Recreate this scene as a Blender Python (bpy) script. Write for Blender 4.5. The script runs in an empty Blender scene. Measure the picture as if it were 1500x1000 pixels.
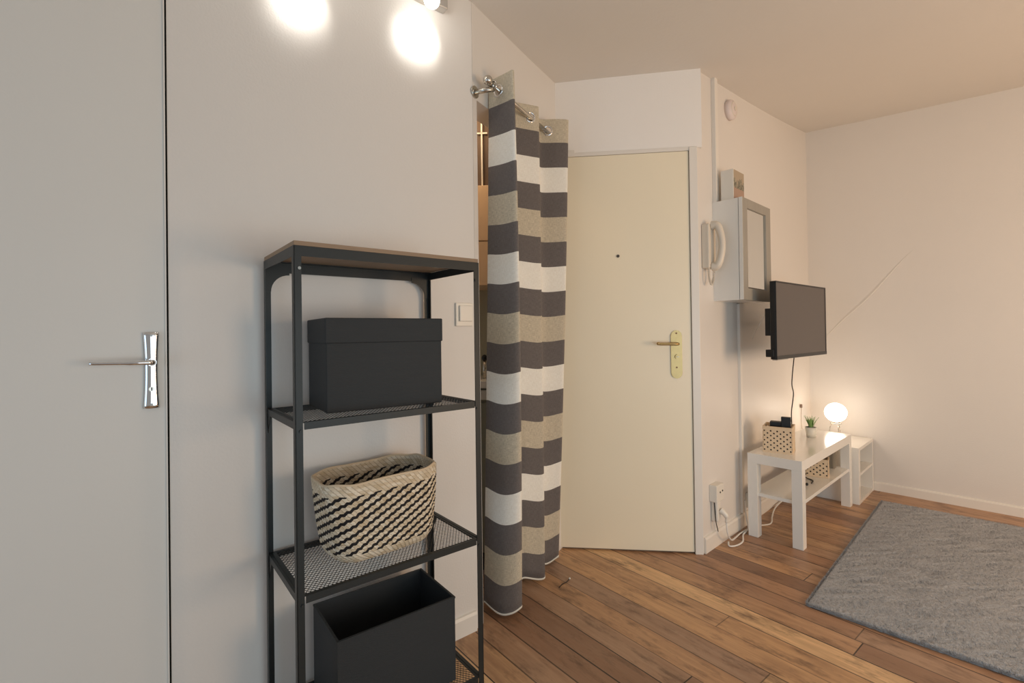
import bpy, bmesh, math, random
from mathutils import Vector, Matrix
from math import sin, cos, pi, radians as R
random.seed(7)
S = bpy.context.scene
COL = S.collection

# ------------------------------------------------------------------ camera, world, main lights, exposure
F, H, PIT, ROL, CX, CY = 708.32, 1.124, .0074, -.0136, 750, 482.4
w = Vector((0, cos(PIT), sin(PIT))); u = Vector((0, -sin(PIT), cos(PIT))); r = Vector((1, 0, 0))
r2 = cos(ROL) * r + sin(ROL) * u; u2 = -sin(ROL) * r + cos(ROL) * u
cam = bpy.data.cameras.new('camera'); co = bpy.data.objects.new('camera', cam); COL.objects.link(co)
m = Matrix((r2, u2, -w)).transposed().to_4x4(); m.translation = Vector((0, 0, H)); co.matrix_world = m
cam.sensor_width = 36; cam.lens = F / 1500 * 36; cam.shift_x = 0; cam.shift_y = -(500 - CY) / 1500
cam.clip_start = .02
S.camera = co
S.view_settings.view_transform = 'Standard'; S.view_settings.look = 'None'
S.view_settings.gamma = 1; S.view_settings.use_curve_mapping = False
S.view_settings.exposure = 0.0

wd = bpy.data.worlds.new('world'); S.world = wd; wd.use_nodes = True
bg = wd.node_tree.nodes['Background']; bg.inputs[0].default_value = (1.0, .97, .94, 1); bg.inputs[1].default_value = .27

def light(name, typ, loc, energy, color, size=.5, aim=None, **k):
    l = bpy.data.lights.new(name, typ); l.energy = energy; l.color = color
    if typ == 'AREA': l.size = size
    elif typ != 'SUN': l.shadow_soft_size = size
    for a, b in k.items(): setattr(l, a, b)
    o = bpy.data.objects.new(name, l); COL.objects.link(o); o.location = loc
    if aim is not None: o.rotation_euler = (Vector(aim) - Vector(loc)).to_track_quat('-Z', 'Y').to_euler()
    return o
# added unseen fill lights, balanced for wall brightness: cool from behind, warm from right
light('cool_fill', 'POINT', (1.9, -.4, .7), 39, (.55, .85, 1.0), .6)
light('side_cool_fill', 'AREA', (-1.9, -1.2, .8), 12.5, (.5, .75, 1.0), 1.4, aim=(-.4, 1.7, .6))
light('back_cool_fill', 'AREA', (1.2, -.8, 1.0), 9, (.8, .9, 1.0), 1.2, aim=(.7, 2.4, .9))
light('warm_fill', 'AREA', (3.2, .2, 1.0), 39, (1.0, .67, .41), 1.0, aim=(2.2, 2.8, 1.5))
light('kitchen_lamp_light', 'POINT', (-.35, 2.15, 2.2), 6, (1.0, .74, .48), .1)

# ------------------------------------------------------------------ helpers
def tag(o, label=None, cat=None, group=None, kind=None):
    if label: o['label'] = label
    if cat: o['category'] = cat
    if group: o['group'] = group
    if kind: o['kind'] = kind
    return o
def thing(name, label, cat, loc=(0, 0, 0), rz=0, group=None):
    o = bpy.data.objects.new(name, None); COL.objects.link(o); o.empty_display_size = .05
    o.location = loc; o.rotation_euler = (0, 0, rz)
    return tag(o, label, cat, group)
def finish(name, bm, mt, parent=None, smooth=False, loc=None, rz=0):
    me = bpy.data.meshes.new(name); bmesh.ops.recalc_face_normals(bm, faces=bm.faces); bm.to_mesh(me); bm.free()
    o = bpy.data.objects.new(name, me); COL.objects.link(o)
    if isinstance(mt, (list, tuple)):
        for q in mt: me.materials.append(q)
    else: me.materials.append(mt)
    if smooth:
        for p in me.polygons: p.use_smooth = True
    if parent: o.parent = parent
    if loc is not None: o.location = loc; o.rotation_euler = (0, 0, rz)
    return o
def bx(bm, x0, x1, y0, y1, z0, z1, bev=0, seg=2, mi=0, M=None):
    g = bmesh.ops.create_cube(bm, size=1)
    mm = Matrix.Translation(((x0 + x1) / 2, (y0 + y1) / 2, (z0 + z1) / 2)) @ Matrix.Diagonal((abs(x1 - x0), abs(y1 - y0), abs(z1 - z0), 1))
    if M is not None: mm = M @ mm
    bmesh.ops.transform(bm, matrix=mm, verts=g['verts'])
    fs = list({f for v in g['verts'] for f in v.link_faces})
    for f in fs: f.material_index = mi
    if bev > 0:
        es = list({e for v in g['verts'] for e in v.link_edges})
        bmesh.ops.bevel(bm, geom=es, offset=bev, segments=seg, affect='EDGES', profile=.5)
def box(name, dims, mt, parent=None, bev=0, smooth=False, **k):
    bm = bmesh.new()
    if not isinstance(dims[0], (list, tuple)): dims = [dims]
    for d in dims: bx(bm, *d, bev=bev)
    o = finish(name, bm, mt, parent, **k)
    if bev > 0:
        for p in o.data.polygons: p.use_smooth = p.area < 1e-5 or smooth
    return o
def smooth_by_angle(o, a=35):
    for p in o.data.polygons: p.use_smooth = True
    md = o.modifiers.new('we', 'WEIGHTED_NORMAL'); md.keep_sharp = True
def cr(pts, n=8):
    pts = [Vector(p) for p in pts]; out = []
    for i in range(len(pts) - 1):
        p0 = pts[max(i - 1, 0)]; p1 = pts[i]; p2 = pts[i + 1]; p3 = pts[min(i + 2, len(pts) - 1)]
        for k in range(n):
            t = k / n
            out.append(.5 * ((2 * p1) + (p2 - p0) * t + (2 * p0 - 5 * p1 + 4 * p2 - p3) * t * t + (3 * p1 - p0 - 3 * p2 + p3) * t ** 3))
    out.append(pts[-1]); return out
def tube(bm, pts, rad, n=8, caps=True, mi=0):
    pts = [Vector(p) for p in pts]; rings = []; prev = None
    for i, p in enumerate(pts):
        t = (pts[min(i + 1, len(pts) - 1)] - pts[max(i - 1, 0)]).normalized()
        if prev is None:
            a = Vector((0, 0, 1)) if abs(t.z) < .9 else Vector((1, 0, 0)); nrm = t.cross(a).normalized()
        else:
            nrm = (prev - t * prev.dot(t)).normalized()
        prev = nrm; b = t.cross(nrm)
        rr = rad[i] if isinstance(rad, (list, tuple)) else rad
        rings.append([bm.verts.new(p + (nrm * cos(2 * pi * k / n) + b * sin(2 * pi * k / n)) * rr) for k in range(n)])
    for a, b in zip(rings[:-1], rings[1:]):
        for k in range(n):
            f = bm.faces.new((a[k], a[(k + 1) % n], b[(k + 1) % n], b[k])); f.smooth = True; f.material_index = mi
    if caps:
        bm.faces.new(rings[0][::-1]).material_index = mi; bm.faces.new(rings[-1]).material_index = mi
def cyl(bm, p0, p1, rad, n=24): tube(bm, [p0, p1], rad, n)
def sphere(bm, c, rad, sc=(1, 1, 1), u_=24, v_=14):
    g = bmesh.ops.create_uvsphere(bm, u_segments=u_, v_segments=v_, radius=rad)
    bmesh.ops.transform(bm, matrix=Matrix.Translation(c) @ Matrix.Diagonal((*sc, 1)), verts=g['verts'])
    for v in g['verts']:
        for f in v.link_faces: f.smooth = True
def torus(bm, c, axis, R0, r0, n=28, k=8, sc=1):
    axis = Vector(axis).normalized(); a = axis.orthogonal().normalized(); b = axis.cross(a); rings = []
    for i in range(n):
        t = 2 * pi * i / n; d = a * cos(t) + b * sin(t)
        rings.append([bm.verts.new(Vector(c) + d * (R0 + r0 * cos(2 * pi * j / k)) + axis * r0 * sc * sin(2 * pi * j / k)) for j in range(k)])
    for i in range(n):
        for j in range(k):
            f = bm.faces.new((rings[i][j], rings[(i + 1) % n][j], rings[(i + 1) % n][(j + 1) % k], rings[i][(j + 1) % k])); f.smooth = True
def prism(bm, poly, axis, a0, a1, mi=0):
    # poly: list of 2D; axis: 'y' extrudes (x,z) along y, 'x' extrudes (y,z) along x, 'z' extrudes (x,y)
    def P(p, a): return {'y': (p[0], a, p[1]), 'x': (a, p[0], p[1]), 'z': (p[0], p[1], a)}[axis]
    A = [bm.verts.new(P(p, a0)) for p in poly]; B = [bm.verts.new(P(p, a1)) for p in poly]
    bm.faces.new(A).material_index = mi; bm.faces.new(B[::-1]).material_index = mi
    n = len(poly)
    for i in range(n): bm.faces.new((A[i], B[i], B[(i + 1) % n], A[(i + 1) % n])).material_index = mi

# ------------------------------------------------------------------ materials
def lin(c):
    return tuple(((x / 255) / 12.92 if x / 255 <= .04045 else ((x / 255 + .055) / 1.055) ** 2.4) for x in c) + (1,)
def mat(name, col, rough=.5, metal=0, bump=0, bscale=100, var=0, vscale=8, stretch=(1, 1, 1), spec=.5, coat=0, trans=0, detail=3):
    m = bpy.data.materials.new(name); m.use_nodes = True; nt = m.node_tree; N = nt.nodes; L = nt.links
    b = N['Principled BSDF']; b.inputs['Base Color'].default_value = lin(col); b.inputs['Roughness'].default_value = rough
    b.inputs['Metallic'].default_value = metal; b.inputs['Specular IOR Level'].default_value = spec
    b.inputs['Coat Weight'].default_value = coat; b.inputs['Transmission Weight'].default_value = trans
    tc = N.new('ShaderNodeTexCoord'); mp = N.new('ShaderNodeMapping'); mp.inputs['Scale'].default_value = stretch
    L.new(tc.outputs['Object'], mp.inputs['Vector'])
    n = N.new('ShaderNodeTexNoise'); n.inputs['Scale'].default_value = vscale; n.inputs['Detail'].default_value = detail
    L.new(mp.outputs[0], n.inputs['Vector'])
    mx = N.new('ShaderNodeMix'); mx.data_type = 'RGBA'
    c = lin(col); v = max(var, .02)
    mx.inputs[6].default_value = tuple(x * (1 - v) for x in c[:3]) + (1,); mx.inputs[7].default_value = tuple(min(1, x * (1 + v)) for x in c[:3]) + (1,)
    L.new(n.outputs[0], mx.inputs[0]); L.new(mx.outputs[2], b.inputs['Base Color'])
    if bump:
        n2 = N.new('ShaderNodeTexNoise'); n2.inputs['Scale'].default_value = bscale; L.new(mp.outputs[0], n2.inputs['Vector'])
        bp = N.new('ShaderNodeBump'); bp.inputs['Strength'].default_value = bump; bp.inputs['Distance'].default_value = .002
        L.new(n2.outputs[0], bp.inputs['Height']); L.new(bp.outputs[0], b.inputs['Normal'])
    return m
def emis(name, col, st):
    m = bpy.data.materials.new(name); m.use_nodes = True; b = m.node_tree.nodes['Principled BSDF']
    b.inputs['Base Color'].default_value = (.9, .9, .9, 1); b.inputs['Emission Color'].default_value = (*col, 1); b.inputs['Emission Strength'].default_value = st
    return m
class NT:  # small math-node helper
    def __init__(s, m): s.nt = m.node_tree; s.N = s.nt.nodes; s.L = s.nt.links
    def m(s, op, a, b=None, c=None):
        n = s.N.new('ShaderNodeMath'); n.operation = op
        for i, x in enumerate((a, b, c)):
            if x is None: continue
            if isinstance(x, (int, float)): n.inputs[i].default_value = x
            else: s.L.new(x, n.inputs[i])
        return n.outputs[0]
    def mix(s, f, a, b, mode='MIX'):
        n = s.N.new('ShaderNodeMix'); n.data_type = 'RGBA'; n.blend_type = mode
        for i, x in ((0, f), (6, a), (7, b)):
            if isinstance(x, (int, float, tuple)): n.inputs[i].default_value = x
            else: s.L.new(x, n.inputs[i])
        return n.outputs[2]
    def comb(s, x, y, z):
        n = s.N.new('ShaderNodeCombineXYZ')
        for i, q in enumerate((x, y, z)):
            if isinstance(q, (int, float)): n.inputs[i].default_value = q
            else: s.L.new(q, n.inputs[i])
        return n.outputs[0]
    def noise(s, vec, scale, detail=3, rough=.5):
        n = s.N.new('ShaderNodeTexNoise'); n.inputs['Scale'].default_value = scale; n.inputs['Detail'].default_value = detail
        n.inputs['Roughness'].default_value = rough; s.L.new(vec, n.inputs['Vector']); return n.outputs[0]
    def white(s, vec):
        n = s.N.new('ShaderNodeTexWhiteNoise'); n.noise_dimensions = '3D'; s.L.new(vec, n.inputs[0]); return n.outputs[0]
    def bump(s, h, st, d=.002):
        n = s.N.new('ShaderNodeBump'); n.inputs['Strength'].default_value = st; n.inputs['Distance'].default_value = d; s.L.new(h, n.inputs['Height']); return n.outputs[0]

WALL = mat('wall_paint', (228, 222, 214), .42, bump=.25, bscale=140, var=.025, vscale=2.5)
WALL_LIT = mat('wall_paint_lit', (247, 242, 235), .42, bump=.25, bscale=140, var=.02, vscale=2.5)  # same wall paint, colour lightened in place of stronger light
CEIL = mat('ceiling_paint', (226, 219, 210), .7, bump=.3, bscale=60, var=.03, vscale=2)
DOORW = mat('door_paint_warm', (246, 234, 207), .38, bump=.08, bscale=90, var=.02, vscale=3)
DOORG = mat('door_paint_white', (226, 222, 214), .4, bump=.1, bscale=90, var=.02, vscale=3)
TRIM = mat('trim_paint', (234, 228, 218), .35, bump=.1, bscale=60)
GAP = mat('dark_gap', (40, 36, 32), .8)
BLACKM = mat('black_metal', (46, 48, 47), .42, metal=.3, bump=.15, bscale=500, spec=.4)
SCREW = mat('screw_steel', (150, 148, 142), .35, metal=.9)
CHROME = mat('chrome', (235, 235, 235), .08, metal=1)
NICKEL = mat('brushed_nickel', (205, 200, 190), .25, metal=1)
BRASS = mat('brass', (186, 160, 112), .36, metal=1, var=.08, vscale=60)
BOXM = mat('charcoal_paper', (50, 52, 53), .62, bump=.35, bscale=260, var=.07, vscale=30, stretch=(.3, .3, 3), spec=.3)
WHITE = mat('white_lacquer', (238, 234, 226), .18, bump=.02, coat=.2)
PLAST = mat('white_plastic', (232, 226, 214), .35)
PLASTD = mat('cream_plastic', (222, 212, 196), .4)
BLACKP = mat('black_plastic', (24, 23, 23), .35)
SCREEN = mat('dark_screen', (84, 76, 72), .35, spec=.5)
SILVER = mat('silver_trim', (190, 186, 180), .3, metal=.7)
MIRROR = mat('mirror_glass', (240, 240, 236), .03, metal=1)
GREYWOOD = mat('grey_washed_wood', (158, 152, 141), .6, var=.12, vscale=18, stretch=(6, 6, .6), bump=.2, bscale=80)
SWIT = mat('switch_plastic', (240, 232, 218), .3)
TAN = mat('woven_tan', (222, 198, 166), .7, bump=.5, bscale=260, var=.08, vscale=40)
CARD = mat('remote_black', (30, 30, 30), .45)
LEAF = mat('plant_green', (134, 170, 100), .5, var=.25, vscale=50)
SOIL = mat('soil', (60, 48, 38), .9)
POT = mat('pot_white', (226, 222, 208), .4)
TILE = mat('kitchen_tile', (176, 170, 146), .3, var=.05)
KCAB = mat('kitchen_cabinet_cream', (240, 205, 165), .4)
KGREY = mat('kitchen_base_grey', (150, 150, 134), .4)
KBROWN = mat('dark_brown_panel', (92, 72, 56), .5, var=.15, vscale=20)
CABLEW = mat('white_cable', (232, 228, 220), .45)
CABLEB = mat('black_cable', (30, 27, 25), .5)
GLOBE = emis('lit_globe', (1.0, .84, .68), 8)
BULB = emis('lit_bulb', (1.0, .97, .92), 14)

# floor planks
def floor_mat():
    m = bpy.data.materials.new('oak_planks'); m.use_nodes = True; t = NT(m); b = t.N['Principled BSDF']
    tc = t.N.new('ShaderNodeTexCoord'); mp = t.N.new('ShaderNodeMapping'); mp.inputs['Rotation'].default_value = (0, 0, R(51.5))
    t.L.new(tc.outputs['Object'], mp.inputs[0]); sp = t.N.new('ShaderNodeSeparateXYZ'); t.L.new(mp.outputs[0], sp.inputs[0])
    U, V = sp.outputs[0], sp.outputs[1]
    v = t.m('DIVIDE', t.m('ADD', V, .012), .103); row = t.m('FLOOR', v); fv = t.m('FRACT', v)
    off = t.white(t.comb(row, 3.3, 0)); uu = t.m('ADD', t.m('DIVIDE', U, 1.9), t.m('MULTIPLY', off, 7.3)); cu = t.m('FLOOR', uu); fu = t.m('FRACT', uu)
    rnd = t.white(t.comb(row, cu, 1.0)); rnd2 = t.white(t.comb(cu, row, 5.0))
    cr_ = t.N.new('ShaderNodeValToRGB'); t.L.new(rnd, cr_.inputs[0]); e = cr_.color_ramp.elements
    e[0].position = 0; e[0].color = lin((146, 114, 90)); e[1].position = 1; e[1].color = lin((250, 206, 152))
    for p, c in ((.25, (188, 146, 112)), (.5, (220, 174, 126)), (.75, (176, 144, 118))):
        x = e.new(p); x.color = lin(c)
    gv = t.comb(t.m('ADD', t.m('MULTIPLY', U, 1.6), t.m('MULTIPLY', rnd, 31)), t.m('ADD', t.m('MULTIPLY', V, 22), t.m('MULTIPLY', rnd2, 17)), 0)
    g1 = t.noise(gv, 2.2, 6, .62); g2 = t.noise(t.comb(t.m('MULTIPLY', U, 3), t.m('MULTIPLY', V, 7), 0), 1.4, 4, .6)
    g3 = t.noise(t.comb(t.m('MULTIPLY', U, 9), t.m('MULTIPLY', V, 130), 0), 1.5, 3, .6)
    c = t.mix(t.m('ADD', .55, t.m('MULTIPLY', t.m('SUBTRACT', g1, .40), 1.3)), lin((140, 98, 70)), cr_.outputs[0])
    g4 = t.noise(t.comb(t.m('MULTIPLY', U, 5), t.m('ADD', t.m('MULTIPLY', V, 16), t.m('MULTIPLY', rnd, 9)), 0), 1.0, 5, .7)
    c = t.mix(t.m('MINIMUM', t.m('MULTIPLY', t.m('MAXIMUM', t.m('SUBTRACT', g4, .51), 0), 4.5), .8), c, lin((96, 68, 50)))
    mxn = t.m('MULTIPLY', t.m('SUBTRACT', g2, .5), 1.2)
    c = t.mix(t.m('MAXIMUM', mxn, 0), c, lin((112, 84, 66)))
    c = t.mix(t.m('MULTIPLY', t.m('MAXIMUM', t.m('SUBTRACT', g3, .55), 0), .9), c, lin((96, 66, 46)))
    edge = t.m('MAXIMUM', t.m('LESS_THAN', fv, t.m('ADD', .026, t.m('MULTIPLY', off, .03))), t.m('LESS_THAN', fu, .0022))
    wid = t.m('MULTIPLY', edge, t.m('ADD', .55, t.m('MULTIPLY', t.white(t.comb(row, 9.1, 2)), .45)))
    c = t.mix(wid, c, lin((38, 24, 16)))
    t.L.new(c, b.inputs['Base Color'])
    t.L.new(t.m('ADD', .26, t.m('MULTIPLY', g2, .26)), b.inputs['Roughness'])
    hgt = t.m('SUBTRACT', t.m('MULTIPLY', g1, .25), t.m('MULTIPLY', edge, 1.0))
    t.L.new(t.bump(hgt, .35, .003), b.inputs['Normal']); b.inputs['Specular IOR Level'].default_value = .5
    return m
FLOOR = floor_mat()

# ------------------------------------------------------------------ plan (all walls: local x along the wall, +y into the wall, -y is the room)
A0 = Vector((-.153, 1.849)); aA = R(38.8)
B0 = Vector((-.14, 1.86)); aB = R(60.1)
P0 = Vector((.228, 2.5265)); aP = R(-6.7)
C0 = Vector((.95, 2.445)); aC = R(43)
tCD = 1.77
CD = C0 + Vector((cos(aC), sin(aC))) * tCD; aD = R(-47)
def fr(o, a, x, y, z=0): return Vector((o.x + x * cos(a) - y * sin(a), o.y + x * sin(a) + y * cos(a), z))
def struct(o, label=None):
    o['kind'] = 'structure'
    if label: o['label'] = label
    return o

# floor
bm = bmesh.new(); bx(bm, -2.6, 4.6, -1.6, 4.6, -.08, 0); struct(finish('floor', bm, FLOOR))
# ceiling (it rises gently towards the far corner)
import numpy as np
Dr = P0 + Vector((cos(aP), sin(aP))) * .73
CPT = [(A0.x, A0.y, 2.405), (P0.x, P0.y, 2.421), (Dr.x, Dr.y, 2.43), tuple(fr(C0, aC, .16, 0, 2.475)), tuple(fr(C0, aC, .9, 0, 2.535)), tuple(fr(CD, aD, 0, 0, 2.605)),
       tuple(fr(CD, aD, .6, 0, 2.56)), tuple(fr(CD, aD, 1.13, 0, 2.525)), tuple(fr(CD, aD, 2.4, 0, 2.46)), (3.6, -1.6, 2.42), (-2.3, -1.6, 2.41), (-2.3, .1, 2.41), (.6, -1.6, 2.41), (1., .6, 2.42), (-1, .8, 2.405)]
CB = lambda x, y: [1, x, y, x * y, x * x, y * y, x * x * y, x * y * y, y ** 3]
cfit = np.linalg.lstsq(np.array([CB(x, y) for x, y, z in CPT]), np.array([z for x, y, z in CPT]), rcond=None)[0]
def zceil(x, y): return float(np.dot(CB(x, y), cfit))
bm = bmesh.new(); gx = [-2.4 + .25 * i for i in range(26)]; gy = [-1.6 + .25 * j for j in range(24)]
vg = [[bm.verts.new((x, y, max(2.36, min(2.7, zceil(x, y))))) for x in gx] for y in gy]
for j in range(len(gy) - 1):
    for i in range(len(gx) - 1):
        bm.faces.new((vg[j][i], vg[j][i + 1], vg[j + 1][i + 1], vg[j + 1][i]))
g = bmesh.ops.extrude_face_region(bm, geom=bm.faces[:])
for v in [x for x in g['geom'] if isinstance(x, bmesh.types.BMVert)]: v.co.z += .1
o = finish('ceiling', bm, CEIL); struct(o)
for p in o.data.polygons: p.use_smooth = abs(p.normal.z) > .7
# kitchen ceiling
# wall A (left) with door opening
WT = 2.66
bm = bmesh.new()
for d in ((-.947, .0155, 0, .1, 0, WT), (-1.78, -.947, 0, .1, 2.10, WT), (-2.9, -1.78, 0, .1, 0, WT)): bx(bm, *d)
struct(finish('wall_left', bm, WALL, loc=(A0.x, A0.y, 0), rz=aA))
bm = bmesh.new(); prism(bm, [(0, 0), (-.012, 0), (-.012, .062), (-.008, .072), (0, .074)], 'x', -.93, -.001)
struct(finish('baseboard_left', bm, TRIM, loc=(A0.x, A0.y, 0), rz=aA))
# door 1
dr = box('door_1', (-1.776, -.9512, .002, .042, .005, 2.095), DOORG, bev=.0015, loc=(A0.x, A0.y, 0), rz=aA); struct(dr)
box('door_stop', [(-.953, -.947, .02, .09, 0, 2.1), (-1.78, -1.776, .02, .09, 0, 2.1)], GAP, dr)
box('edge_strip', (-.9545, -.9515, -.0025, .01, .005, 2.095), TRIM, dr)
hz = 1.042; hxx = -.969 - .015
h_ = bpy.data.objects.new('door_handle', None); COL.objects.link(h_); h_.parent = dr; h_['label'] = 'chrome lever handle on a waisted chrome plate'
bm = bmesh.new()   # waisted plate with a convex front
secs = []
for i in range(25):
    t = i / 24; z = -.096 + .192 * t; wv = .0175 - .0035 * (1 - (2 * t - 1) ** 2)
    secs.append([bm.verts.new((hxx + wv * cos(q), -.001 - .009 * sin(q) ** .7, hz + z)) for q in [pi * k / 10 for k in range(11)]])
for a, b in zip(secs[:-1], secs[1:]):
    for k in range(10): bm.faces.new((a[k], a[k + 1], b[k + 1], b[k])).smooth = True
    bm.faces.new((a[10], a[0], b[0], b[10]))
bm.faces.new(secs[0]); bm.faces.new(secs[-1][::-1])
finish('plate', bm, CHROME, h_)
bm = bmesh.new(); cyl(bm, (hxx, -.008, hz + .021), (hxx, -.03, hz + .021), .0095)
pts = cr([(hxx, -.022, hz + .021), (hxx, -.045, hz + .021), (hxx - .015, -.052, hz + .0215), (hxx - .06, -.05, hz + .022), (hxx - .118, -.046, hz + .024)], 6)
tube(bm, pts, [.0075] * 8 + [.006] * (len(pts) - 16) + [.0045] * 8, 10)
bmesh.ops.scale(bm, vec=(1, 1, 1), verts=bm.verts)
finish('lever', bm, CHROME, h_)
bm = bmesh.new(); cyl(bm, (hxx, -.0095, hz - .047), (hxx, -.0125, hz - .047), .006); finish('lock_cylinder', bm, NICKEL, h_)
bm = bmesh.new(); bx(bm, hxx - .0012, hxx + .0012, -.0135, -.0125, hz - .051, hz - .043); finish('keyhole', bm, BLACKP, h_)
for dz in (.088, -.086):
    bm = bmesh.new(); cyl(bm, (hxx, -.0085, hz + dz), (hxx, -.0112, hz + dz), .0028, 12); finish('screw', bm, SCREW, h_)

# wall B (kitchen side) with opening hidden behind the curtain
bm = bmesh.new()
for d in ((0, .028, 0, .1, 0, WT), (.028, .69, 0, .1, 2.035, WT), (.69, .78, 0, .1, 0, WT)): bx(bm, *d)
struct(finish('wall_kitchen_side', bm, WALL, loc=(B0.x, B0.y, 0), rz=aB))
# door wall
bm = bmesh.new()
for d in ((-1.2, -.02, .06, .16, 0, WT), (-.02, .75, .0, .1, 2.052, WT), (-.02, .75, .07, .1, 0, 2.052)): bx(bm, *d)
struct(finish('wall_entrance', bm, WALL_LIT, loc=(P0.x, P0.y, 0), rz=aP))
dr = box('door_2', (-.018, .682, -.004, .04, .009, 2.0345), DOORW, bev=.002, loc=(P0.x, P0.y, 0), rz=aP); struct(dr)
box('door_frame', [(.6845, .724, -.012, .06, 0, 2.052), (-.02, .724, -.007, .06, 2.036, 2.056)], TRIM, dr, bev=.002)
box('top_casing', (.0, .11, -.014, .0, 2.035, 2.068), TRIM, dr)
box('shadow_gap', [(.6822, .6845, -.002, .05, 0, 2.036), (-.018, .682, .01, .05, 0, .008)], mat('gap_brown', (120, 106, 90), .8), dr)
bm = bmesh.new(); cyl(bm, (.325, -.003, 1.512), (.325, -.008, 1.512), .0075); o = finish('peephole', bm, mat('peephole_dark', (96, 88, 80), .3, metal=.8), dr)
h_ = bpy.data.objects.new('door_handle', None); COL.objects.link(h_); h_.parent = dr; h_['label'] = 'brass lever handle on a long round-ended brass plate'
xx, zc = .608, 1.005
bm = bmesh.new(); poly = []
hw, hh = .0275, .122
for k in range(13): q = pi * k / 12; poly.append((xx + hw * cos(q), zc + hh - hw + hw * sin(q)))
for k in range(13): q = pi + pi * k / 12; poly.append((xx + hw * cos(q), zc - hh + hw + hw * sin(q)))
prism(bm, poly, 'y', -.004, -.0095); bmesh.ops.bevel(bm, geom=[e for e in bm.edges if all(abs(v.co.y + .0095) < 1e-5 for v in e.verts)], offset=.002, segments=2, affect='EDGES')
finish('plate', bm, BRASS, h_)
bm = bmesh.new(); tube(bm, cr([(xx + .004, -.009, zc + .053), (xx + .004, -.035, zc + .053), (xx - .012, -.046, zc + .053), (xx - .05, -.047, zc + .054), (xx - .085, -.047, zc + .054), (xx - .096, -.046, zc + .056)], 6), .0072, 12)
sphere(bm, (xx - .096, -.046, zc + .056), .0085); finish('lever', bm, BRASS, h_)
bm = bmesh.new(); cyl(bm, (xx + .003, -.009, zc - .012), (xx + .003, -.017, zc - .012), .0115); finish('lock_knob', bm, BRASS, h_)
bm = bmesh.new(); bx(bm, xx - .003, xx + .009, -.024, -.016, zc - .0135, zc - .0105, bev=.001); finish('thumb_turn', bm, NICKEL, h_)
for dz in (.107, -.066):
    bm = bmesh.new(); cyl(bm, (xx, -.009, zc + dz), (xx, -.0115, zc + dz), .004, 12); finish('screw', bm, mat('dark_brass', (110, 70, 50), .4, metal=.6), h_)
# wall C (right, television)
bm = bmesh.new(); bx(bm, -.0, tCD + .1, 0, .1, 0, WT + .1); struct(finish('wall_right', bm, WALL, loc=(C0.x, C0.y, 0), rz=aC))
bm = bmesh.new(); prism(bm, [(0, 0), (-.012, 0), (-.012, .068), (-.008, .078), (0, .08)], 'x', .004, tCD - .013); struct(finish('baseboard_right', bm, TRIM, loc=(C0.x, C0.y, 0), rz=aC))
# wall D (far) + baseboard + diagonal ridge shaped in place of a soft cast shadow
bm = bmesh.new(); bx(bm, 0, 2.6, 0, .1, 0, WT + .1); wD = struct(finish('wall_far', bm, WALL, loc=(CD.x, CD.y, 0), rz=aD))
bm = bmesh.new(); prism(bm, [(0, 0), (-.012, 0), (-.012, .052), (-.008, .060), (0, .062)], 'x', 0, 2.5); struct(finish('baseboard_far', bm, TRIM, loc=(CD.x, CD.y, 0), rz=aD))
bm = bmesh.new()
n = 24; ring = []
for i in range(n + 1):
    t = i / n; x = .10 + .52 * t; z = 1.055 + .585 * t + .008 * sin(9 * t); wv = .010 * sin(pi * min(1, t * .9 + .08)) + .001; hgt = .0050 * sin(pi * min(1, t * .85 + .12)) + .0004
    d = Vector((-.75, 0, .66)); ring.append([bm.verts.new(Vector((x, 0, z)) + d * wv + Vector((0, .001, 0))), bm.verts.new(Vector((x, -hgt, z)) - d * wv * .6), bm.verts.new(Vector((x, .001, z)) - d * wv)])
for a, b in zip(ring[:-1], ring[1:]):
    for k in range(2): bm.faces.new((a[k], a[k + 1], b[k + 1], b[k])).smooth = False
o = finish('shadow_ridge', bm, WALL, wD); o['label'] = 'thin diagonal ridge in place of a soft shadow line'

# ------------------------------------------------------------------ kitchen seen through the slit beside the curtain
kl = (-.95, 2.36)
k = thing('kitchen_cabinet', 'grey kitchen base cabinet with a white worktop, glimpsed left of the curtain', 'cabinet', (-.62, 2.30, 0), R(-4))
box('body', (-.35, .62, 0, .3, .1, .865), KGREY, k)
box('door', (.25, .615, -.018, 0, .12, .80), KGREY, k, bev=.002)
box('drawer', (.25, .615, -.018, 0, .815, .86), PLAST, k, bev=.002)
box('plinth', (-.35, .62, .04, .3, 0, .1), BLACKP, k)
box('worktop', (-.36, .63, -.03, .3, .87, .905), WHITE, k, bev=.003)
k = thing('kitchen_cabinet', 'cream kitchen wall cabinet glimpsed through the gap left of the curtain', 'cabinet', (-.62, 2.32, 1.35), R(-4))
box('body', (-.3, .62, 0, .27, 0, .47), KCAB, k)
box('door', [(.18, .615, -.018, 0, .0, .205), (.18, .615, -.018, 0, .21, .47)], KCAB, k, bev=.002)
k = thing('bracket_panel', 'narrow white bracket on dark brown panel above the cream wall cabinet', 'panel', (-.62, 2.36, 1.82), R(-4))
box('back_panel', (-.3, .62, .0, .2, .0, .40), KBROWN, k)
bm = bmesh.new(); bx(bm, .485, .492, -.012, 0, .0, .36); bx(bm, .465, .515, -.012, 0, .262, .268); bx(bm, .47, .492, -.012, 0, .35, .37); finish('bracket', bm, PLAST, k)
bm = bmesh.new(); bx(bm, -.6, .55, 0, .012, .9, 1.36)
tl = finish('wall_kitchen_tiles', bm, TILE, loc=(-.55, 2.58, 0), rz=R(-6.7)); struct(tl)
k = thing('faucet', 'small black knobbed tap above the kitchen worktop left of the curtain', 'tap', (-.135, 2.34, .905), 0)
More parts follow.
